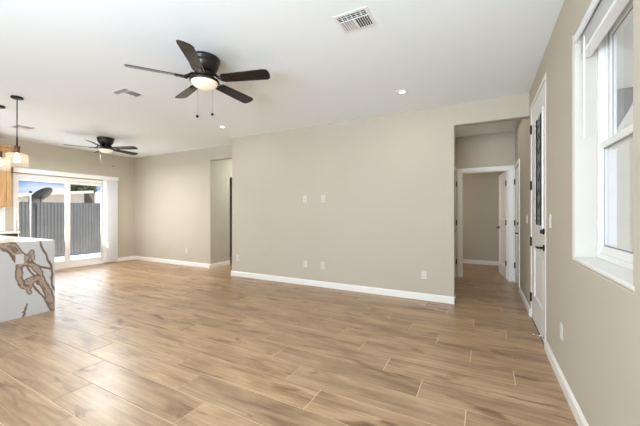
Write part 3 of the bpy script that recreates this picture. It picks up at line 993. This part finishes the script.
box(bm, IX, IX + 0.006, 1.486, 1.560, 0.640, 0.756, 0.003)
io = put(isl, 'outlet_plate', bm, 'slab_plate')
for zc in (0.672, 0.724):
    bm = B(); box(bm, IX + 0.0055, IX + 0.0085, 1.505, 1.541, zc - 0.016, zc + 0.016, 0.003)
    bmesh.ops.translate(bm, verts=bm.verts[:], vec=-il); obj('receptacle', bm, 'slab_plate', io)


# ------------------------------------------------------------------ wall plates
def plate(name, loc, rotz, label, group, style):
    """Faces local -Y; loc on the wall face."""
    t = thing(name, label, {'outlet': 'outlet', 'cable': 'wall plate', 'switch': 'light switch', 'media': 'wall plate'}[style], loc, rotz, group)
    bm = B(); box(bm, -0.036, 0.036, -0.006, 0, -0.0585, 0.0585, 0.003); obj('cover_plate', bm, 'plate', t)
    if style == 'outlet':
        for zc in (-0.0195, 0.0195):
            bm = B(); box(bm, -0.0165, 0.0165, -0.0085, -0.005, zc - 0.0145, zc + 0.0145, 0.004)
            rc = obj('receptacle', bm, 'plate', t)
            bm = B()
            for x in (-0.0065, 0.0065): box(bm, x - 0.0012, x + 0.0012, -0.0089, -0.008, zc - 0.003, zc + 0.006)
            lathe(bm, [(0.002, -0.0089), (0.002, -0.008)], 0, 0, 10, axis='Y', cz=zc - 0.008)
            obj('slot', bm, 'slot', rc)
    elif style == 'switch':
        bm = B(); box(bm, -0.017, 0.017, -0.010, -0.005, -0.033, 0.033, 0.003, rot=Matrix.Rotation(R(4), 4, 'X')); obj('rocker', bm, 'plate', t)
    elif style == 'cable':
        bm = B(); lathe(bm, [(0.007, -0.005), (0.007, -0.009), (0.0045, -0.010), (0.0045, -0.016)], 0, 0, 14, axis='Y'); obj('jack', bm, 'chrome', t)
    elif style == 'media':
        bm = B(); box(bm, -0.017, 0.017, -0.0075, -0.005, -0.034, 0.034, 0.001); obj('insert_frame', bm, 'gasket', t)
        bm = B(); box(bm, -0.013, 0.013, -0.0085, -0.007, -0.029, 0.029, 0.001); obj('insert', bm, 'plate', t)
    return t


G = 'white wall plates'
plate('cable_plate', (-2.745, YB, 1.492), 0, 'left of two white plates at eye height on the long wall', G, 'cable')
plate('media_plate', (-2.387, YB, 1.490), 0, 'right of two white plates at eye height on the long wall', G, 'media')
plate('cable_plate', (-2.735, YB, 0.366), 0, 'left of two white plates low in the middle of the long wall', G, 'cable')
plate('media_plate', (-2.396, YB, 0.366), 0, 'right of two white plates low in the middle of the long wall', G, 'media')
plate('electrical_outlet', (-0.756, YB, 0.36), 0, 'white outlet low on the long wall near the entry hallway', G, 'outlet')
plate('electrical_outlet', (-4.29, YB, 0.36), 0, 'white outlet at the left end of the long wall', G, 'outlet')
plate('electrical_outlet', (-6.27, YF, 0.355), 0, 'white outlet on the far wall left of the left hallway', G, 'outlet')
plate('electrical_outlet', (XR, 2.79, 0.385), R(-90), 'white outlet low on the right wall between front door and window', G, 'outlet')
plate('light_switch', (XR, 3.215, 1.175), R(-90), 'white switch at waist height between front door and window', G, 'switch')
plate('light_switch', (XR, 4.80, 1.17), R(-90), 'white switch in the entry hallway just past the front door', G, 'switch')


# ------------------------------------------------------------------ ceiling fans
def make_fan(loc, a0, label, watts):
    t = thing('ceiling_fan', label, 'ceiling fan', loc, a0, 'dark five-blade ceiling fans')
    bm = B()
    lathe(bm, [(0.02, 0.0), (0.140, 0.0), (0.146, -0.006), (0.146, -0.030), (0.139, -0.036), (0.136, -0.045), (0.137, -0.052),
               (0.132, -0.075), (0.118, -0.105), (0.103, -0.125), (0.086, -0.140), (0.03, -0.142)], seg=48)
    obj('motor_housing', bm, 'bronze', t)
    bm = B(); lathe(bm, [(0.03, -0.138), (0.088, -0.142), (0.092, -0.150), (0.092, -0.176), (0.085, -0.184), (0.05, -0.190), (0.045, -0.206), (0.03, -0.207)], seg=40)
    obj('flywheel', bm, 'bronze', t)
    bm = B(); lathe(bm, [(0.03, -0.200), (0.112, -0.203), (0.134, -0.209), (0.138, -0.218), (0.134, -0.228), (0.122, -0.231), (0.05, -0.229)], seg=48)
    ring = obj('light_ring', bm, 'bronze', t)
    bm = B(); lathe(bm, [(0.06, -0.224), (0.123, -0.226), (0.121, -0.238), (0.110, -0.256), (0.090, -0.271), (0.064, -0.282), (0.034, -0.288), (0.004, -0.290)], seg=48)
    obj('glass_globe', bm, 'globe', t, label='glowing frosted glass bowl')
    for k in range(5):
        m4 = Matrix.Rotation(2 * PI * k / 5, 4, 'Z')
        bm = B()      # ornate blade iron: arm with two scrolls and a mounting pad
        tube(bm, [(0.075, 0, -0.165), (0.115, 0, -0.160), (0.150, 0, -0.185), (0.185, 0, -0.192)], [0.014, 0.011, 0.010, 0.010], 10)
        for s in (-1, 1):
            tube(bm, [(0.095, s * 0.008, -0.166), (0.125, s * 0.030, -0.175), (0.155, s * 0.042, -0.186), (0.195, s * 0.036, -0.191), (0.215, s * 0.018, -0.192)], 0.0065, 8)
        vs = box(bm, 0.175, 0.265, -0.036, 0.036, -0.197, -0.189, 0.003)
        for (x, y) in ((0.20, 0.02), (0.20, -0.02), (0.245, 0.0)):
            lathe(bm, [(0.006, -0.201), (0.006, -0.196)], x, y, 10)
        pv = Matrix.Translation((0, 0, -0.19)) @ Matrix.Rotation(R(-15), 4, 'X') @ Matrix.Translation((0, 0, 0.19))
        far = [v for v in bm.verts if v.co.x > 0.17]
        bmesh.ops.transform(bm, matrix=pv, verts=far)
        bmesh.ops.transform(bm, matrix=m4, verts=bm.verts[:])
        bmesh.ops.translate(bm, verts=[v for v in bm.verts if v.co.xy.length > 0.13], vec=(0, 0, -0.018))
        obj('blade_iron', bm, 'bronze', t)
        bm = B()
        r0, r1, w0, w1 = 0.185, 0.662, 0.054, 0.068
        ol = [(r0, -w0 + 0.012), (r0 + 0.012, -w0), (r1 - 0.055, -w1), (r1 - 0.018, -w1 + 0.008), (r1 - 0.004, -w1 + 0.028),
              (r1, 0.0), (r1 - 0.012, w1 - 0.020), (r1 - 0.030, w1 - 0.004), (r1 - 0.050, w1), (r0 + 0.012, w0), (r0, w0 - 0.012)]
        pv2 = Matrix.Translation((0, 0, -0.2)) @ Matrix.Rotation(R(-15), 4, 'X') @ Matrix.Translation((0, 0, 0.2))
        vs = prism(bm, ol, 'Z', -0.2065, -0.2005)
        bmesh.ops.transform(bm, matrix=pv2, verts=bm.verts[:])
        bmesh.ops.transform(bm, matrix=m4, verts=bm.verts[:])
        obj('blade', bm, 'blade', t)
    lp = area('fan_lamp', (0, 0, -0.296), (0, 0, -1), 0.16, 0.16, watts, (1.0, 0.98, 0.95)); lp.parent = t
    # pull chains hang from either side of the light kit, seen in front of the globe
    for (dx, dy, ln) in CHAINS:
        v = Matrix.Rotation(-a0, 3, 'Z') @ Vector((dx, dy, 0))
        bm = B(); tube(bm, [(v.x, v.y, -0.205), (v.x, v.y, -0.235 - ln)], 0.0010, 6)
        ch = obj('pull_chain', bm, 'chain', t)
        bm = B(); lathe(bm, [(0.002, 0), (0.009, -0.004), (0.0145, -0.014), (0.0145, -0.021), (0.009, -0.029), (0.001, -0.030)], v.x, v.y, 14, cz=-0.235 - ln)
        obj('pull_knob', bm, 'knob', ch)
    return t


CHAINS = [(-0.142, 0.037, 0.275), (-0.010, 0.108, 0.255)]
f1 = make_fan((-2.385, 2.085, H), R(18.0), 'nearest dark five-blade ceiling fan with lit bowl light', 9)
CHAINS = [(-0.120, -0.03, 0.245), (0.10, 0.088, 0.295)]
f2 = make_fan((-6.63, 3.355, H), R(23.0), 'farther dark five-blade ceiling fan near the patio door', 57)


# ------------------------------------------------------------------ recessed lights
def downlight(loc, label):
    t = thing('recessed_light', label, 'ceiling light', loc, 0, 'recessed ceiling lights')
    bm = B(); lathe(bm, [(0.050, 0.0), (0.078, 0.0), (0.080, -0.003), (0.076, -0.006), (0.058, -0.009), (0.050, -0.006)], seg=40); obj('trim_ring', bm, 'vent', t)
    bm = B(); lathe(bm, [(0.010, 0.0), (0.0515, 0.0), (0.0515, -0.005), (0.030, -0.0065), (0.002, -0.007)], seg=40); obj('lens', bm, 'lens', t, label='glowing white lens')
    lp = area('downlight_lamp', (0, 0, -0.012), (0, 0, -1), 0.09, 0.09, 3.0, (1.0, 0.97, 0.92)); lp.parent = t
    return t


downlight((-0.886, 3.80, H), 'lit recessed light in the ceiling nearer the entry hallway')
downlight((-3.968, 3.86, H), 'lit recessed light in the ceiling beyond the nearest fan')


# ------------------------------------------------------------------ ceiling vents
def vent(loc, w, d, label):
    t = thing('ceiling_vent', label, 'vent', loc, 0, 'white ceiling air vents')
    a, b = w / 2, d / 2; f = 0.026
    bm = B()
    for q in ((-a, a, -b, -b + f), (-a, a, b - f, b), (-a, -a + f, -b + f, b - f), (a - f, a, -b + f, b - f)): box(bm, *q, -0.0035, 0, 0.0015)
    box(bm, -a + f, a - f, -b + 0.085, -b + 0.093, -0.006, 0, 0.001); box(bm, -0.004, 0.004, -b + 0.093, b - f, -0.006, 0, 0.001)
    obj('vent_frame', bm, 'vent', t)
    bm = B(); box(bm, -a + f, a - f, -b + f, b - f, -0.0008, -0.0002); obj('duct', bm, 'vent_dark', t)
    bm = B()
    for k in range(2):
        y = -b + f + 0.014 + k * 0.024
        box(bm, -a + f, a - f, y - 0.006, y + 0.006, -0.0055, -0.0035, rot=Matrix.Rotation(R(30), 4, 'X'))
    n = 6
    for k in range(n):
        x = -a + f + 0.012 + k * (a - f - 0.014) / (n - 0.6)
        for s in (-1, 1):
            box(bm, s * x - 0.0062, s * x + 0.0062, -b + 0.094, b - f, -0.0060, -0.0045, rot=Matrix.Rotation(R(-38 * s) if s < 0 else R(-40), 4, 'Y'))
    for k in range(5):
        x = -a + f + (2 * a - 2 * f) * (k + 1) / 6
        box(bm, x - 0.003, x + 0.003, -b + f, -b + 0.086, -0.0068, -0.0055)
    obj('louvers', bm, 'vent', t)
    return t


vent((-0.885, 2.232, H), 0.280, 0.245, 'white square ceiling vent nearest the window wall')
vent((-3.925, 2.24, H), 0.305, 0.27, 'white ceiling vent left of the nearest fan')
vent((-7.08, 2.26, H), 0.335, 0.27, 'white ceiling vent farthest away, behind the pendant rod')


# ------------------------------------------------------------------ pendants over the island
def pendant(loc, label):
    t = thing('pendant_light', label, 'pendant light', loc, 0, 'pendant lights over the kitchen island')
    bm = B(); lathe(bm, [(0.01, 0), (0.060, 0), (0.062, -0.004), (0.062, -0.020), (0.052, -0.026), (0.012, -0.028)], seg=36); obj('canopy', bm, 'black', t)
    bm = B(); tube(bm, [(0, 0, -0.026), (0, 0, -0.60)], 0.0055, 10); tube(bm, [(0, 0, -0.52), (0, 0, -0.632)], 0.009, 10); obj('rod', bm, 'black', t)
    bm = B(); lathe(bm, [(0.010, -0.628), (0.028, -0.630), (0.034, -0.636), (0.034, -0.715), (0.030, -0.722), (0.01, -0.724)], seg=28); obj('socket_cap', bm, 'copper', t, label='reddish wood socket cap')
    bm = B()
    pr = [(0.030, -0.722), (0.078, -0.724), (0.100, -0.733), (0.108, -0.750), (0.110, -0.82), (0.110, -0.898)]
    pr = pr + [(r - 0.003, h - (0.003 if i < 4 else 0)) for i, (r, h) in reversed(list(enumerate(pr)))]
    rings = []
    for r, h in pr: rings.append([bm.verts.new((r * math.cos(2 * PI * k / 40), r * math.sin(2 * PI * k / 40), h)) for k in range(40)])
    for a, b in zip(rings, rings[1:] + rings[:1]):
        for k in range(40): bm.faces.new((a[k], a[(k + 1) % 40], b[(k + 1) % 40], b[k])).smooth = True
    obj('glass_shade', bm, 'seeded', t, label='clear seeded glass drum shade')
    bm = B(); lathe(bm, [(0.012, -0.724), (0.014, -0.745), (0.028, -0.775), (0.033, -0.800), (0.028, -0.825), (0.014, -0.840), (0.001, -0.843)], seg=24); obj('bulb', bm, 'bulb', t, label='glowing warm bulb')
    return t


pendant((-5.296, 1.634, H), 'pendant light with copper cap fully in view over the island')
pendant((-5.945, 1.650, H), 'second pendant light, cut by the left edge of the picture')

# ------------------------------------------------------------------ outside the patio door
bm = B(); box(bm, -26, XL - 0.16, -14, 30, -0.35, -0.20); box(bm, -10.9, XL - 0.155, 0.5, 7.0, -0.2, -0.10)
struct(obj('ground', bm, 'concrete'), 'pale concrete patio outside', 'patio')
fn = thing('slat_fence', 'grey vertical slat fence across the back yard', 'fence', (-12.4, 5, -0.2))
fo = Vector(fn.location)
bm = B(); pitch = 0.09
y = -2.0; kk = 0
while y < 16:
    zt2 = 1.585 + 0.009 * (y - 2)
    prism(bm, [(-12.42, y), (-12.405, y + pitch * 0.06), (-12.396, y + pitch * 0.30), (-12.396, y + pitch * 0.70), (-12.405, y + pitch * 0.94), (-12.42, y + pitch)], 'Z', -0.12, zt2)
    y += pitch; kk += 1
put(fn, 'slats', bm, 'slat')
for y in (-1.5, 1.2, 3.9, 6.6, 9.3, 12.0, 14.7):
    bm = B(); tube(bm, [(-12.47, y, -0.20), (-12.47, y, 1.62)], 0.03, 12); put(fn, 'fence_post', bm, 'galv')
for z in (0.02, 1.50):
    bm = B(); tube(bm, [(-12.445, -2, z), (-12.445, 16, z + 0.1)], 0.02, 10); put(fn, 'rail', bm, 'galv')

bm = B(); tube(bm, [(-12.2, 4.07, -0.2), (-12.2, 4.07, 1.84)], 0.020, 12)
wp = obj('yard_pole', bm, 'whitepole', origin=(-12.2, 4.07, -0.2)); tag(wp, 'thin white pole in front of the grey fence', 'pole')
bm = B(); bmesh.ops.create_icosphere(bm, subdivisions=2, radius=0.04, matrix=Matrix.Translation((-12.2, 4.07, 1.90)))
bmesh.ops.translate(bm, verts=bm.verts[:], vec=(12.2, -4.07, 0.2)); obj('finial', bm, 'bluecap', wp, label='small dark blue ball cap')

dn = thing('satellite_dish', 'dark grey satellite dish above the fence', 'satellite dish', (-13.2, 4.68, -0.2))
ax = Vector((-0.55, -0.40, 0.66)).normalized()
qd = ax.to_track_quat('Z', 'Y').to_matrix().to_4x4()
ctr = Vector((-13.2, 4.72, 1.80))
bm = B()
prof = [(0.02, 0.0), (0.13, 0.010), (0.26, 0.038), (0.37, 0.078), (0.38, 0.085), (0.37, 0.088), (0.26, 0.050), (0.13, 0.022), (0.02, 0.012)]
vs = lathe(bm, prof, seg=40)
bmesh.ops.transform(bm, matrix=Matrix.Translation(ctr) @ qd, verts=bm.verts[:]); put(dn, 'reflector', bm, 'dish')
bm = B(); tube(bm, [(-13.2, 4.68, -0.2), (-13.2, 4.68, 1.75), ctr - ax * 0.01], 0.035, 10); put(dn, 'mast', bm, 'galv')
lo = qd @ Vector((0, 0, 0)); e1 = (Vector((0.0, -1.0, -0.05))).normalized()
bm = B(); tube(bm, [ctr - ax * 0.01 + e1 * 0.3, ctr + e1 * 0.72 + ax * 0.06], 0.022, 8); put(dn, 'feed_arm', bm, 'galv')
bm = B(); pe = ctr + e1 * 0.72 + ax * 0.06
lathe(bm, [(0.02, -0.10), (0.05, -0.06), (0.05, 0.04), (0.03, 0.06)], pe.x, pe.y, 14, axis='Y', cz=pe.z); put(dn, 'feed_horn', bm, 'dish')

nh = thing('neighbour_house', 'low cream neighbouring house beyond the fence', 'house', (-18, 5.5, -0.2))
bm = B(); prism(bm, [(2.2, -0.2), (7.65, -0.2), (7.65, 2.22), (5.2, 1.98), (2.2, 1.68)], 'X', -21.0, -17.0); put(nh, 'wall', bm, 'stucco')
bm = B(); prism(bm, [(2.0, 1.68), (7.85, 2.26), (7.85, 2.33), (2.0, 1.74)], 'X', -21.2, -16.6); put(nh, 'roof', bm, 'shingle')
bm = B(); prism(bm, [(2.0, 1.63), (7.85, 2.23), (7.85, 2.35), (2.0, 1.75)], 'X', -16.6, -16.55); put(nh, 'fascia', bm, 'fascia')
bm = B(); box(bm, -20.5, -17.1, 7.65, 8.15, -0.2, 2.28); put(nh, 'brick_wing', bm, 'brick', label='tan brick side wall')

tr = thing('yard_tree', 'dark leafy tree showing above the neighbouring roof', 'tree', (-23, 9.9, -0.2))
random.seed(5)
bm = B(); tube(bm, [(-23, 9.9, -0.2), (-23.05, 9.95, 1.2), (-22.95, 10.15, 2.4)], [0.16, 0.13, 0.08], 10)
for k in range(7):
    a = k * 0.9; tube(bm, [(-23, 9.92, 1.8 + 0.05 * k), (-23 + 0.6 * math.cos(a), 10.1 + 0.5 * math.sin(a), 2.7 + 0.08 * (k % 3))], [0.05, 0.02], 6)
put(tr, 'trunk', bm, 'bark')
bm = B()
for k in range(2600):
    while True:
        p = Vector((random.uniform(-1, 1), random.uniform(-1, 1), random.uniform(-1, 1)))
        if 0.35 < p.length < 1 and noise.noise(p * 2.2) > -0.12: break
    c = Vector((-23 + p.x * 0.8, 10.2 + p.y * 0.85, 2.88 + p.z * 0.50))
    q = Matrix.Rotation(random.uniform(0, PI), 3, 'Z') @ Matrix.Rotation(random.uniform(-1, 1), 3, 'X') @ Matrix.Rotation(random.uniform(-1, 1), 3, 'Y')
    s = random.uniform(0.05, 0.10)
    bm.faces.new([bm.verts.new(c + q @ Vector(v)) for v in ((-s, 0, 0), (0, -s * 0.4, 0.01), (s * 1.3, 0, 0), (0, s * 0.4, 0.01))])
put(tr, 'foliage', bm, 'leaf')

# ------------------------------------------------------------------ outside the front: porch slab and the garage wing seen through the right window
bm = B(); box(bm, XR + 0.20, 14, -8, 14, -0.35, -0.06)
struct(obj('ground_front', bm, 'asphalt'), 'grey drive outside the front', 'ground')
bm = B(); box(bm, XR + 0.205, 6.5, 4.95, 5.10, -0.08, 2.95)
struct(obj('wall_garage', bm, 'greystucco'), 'greige garage wing wall seen through the right window', 'wall')
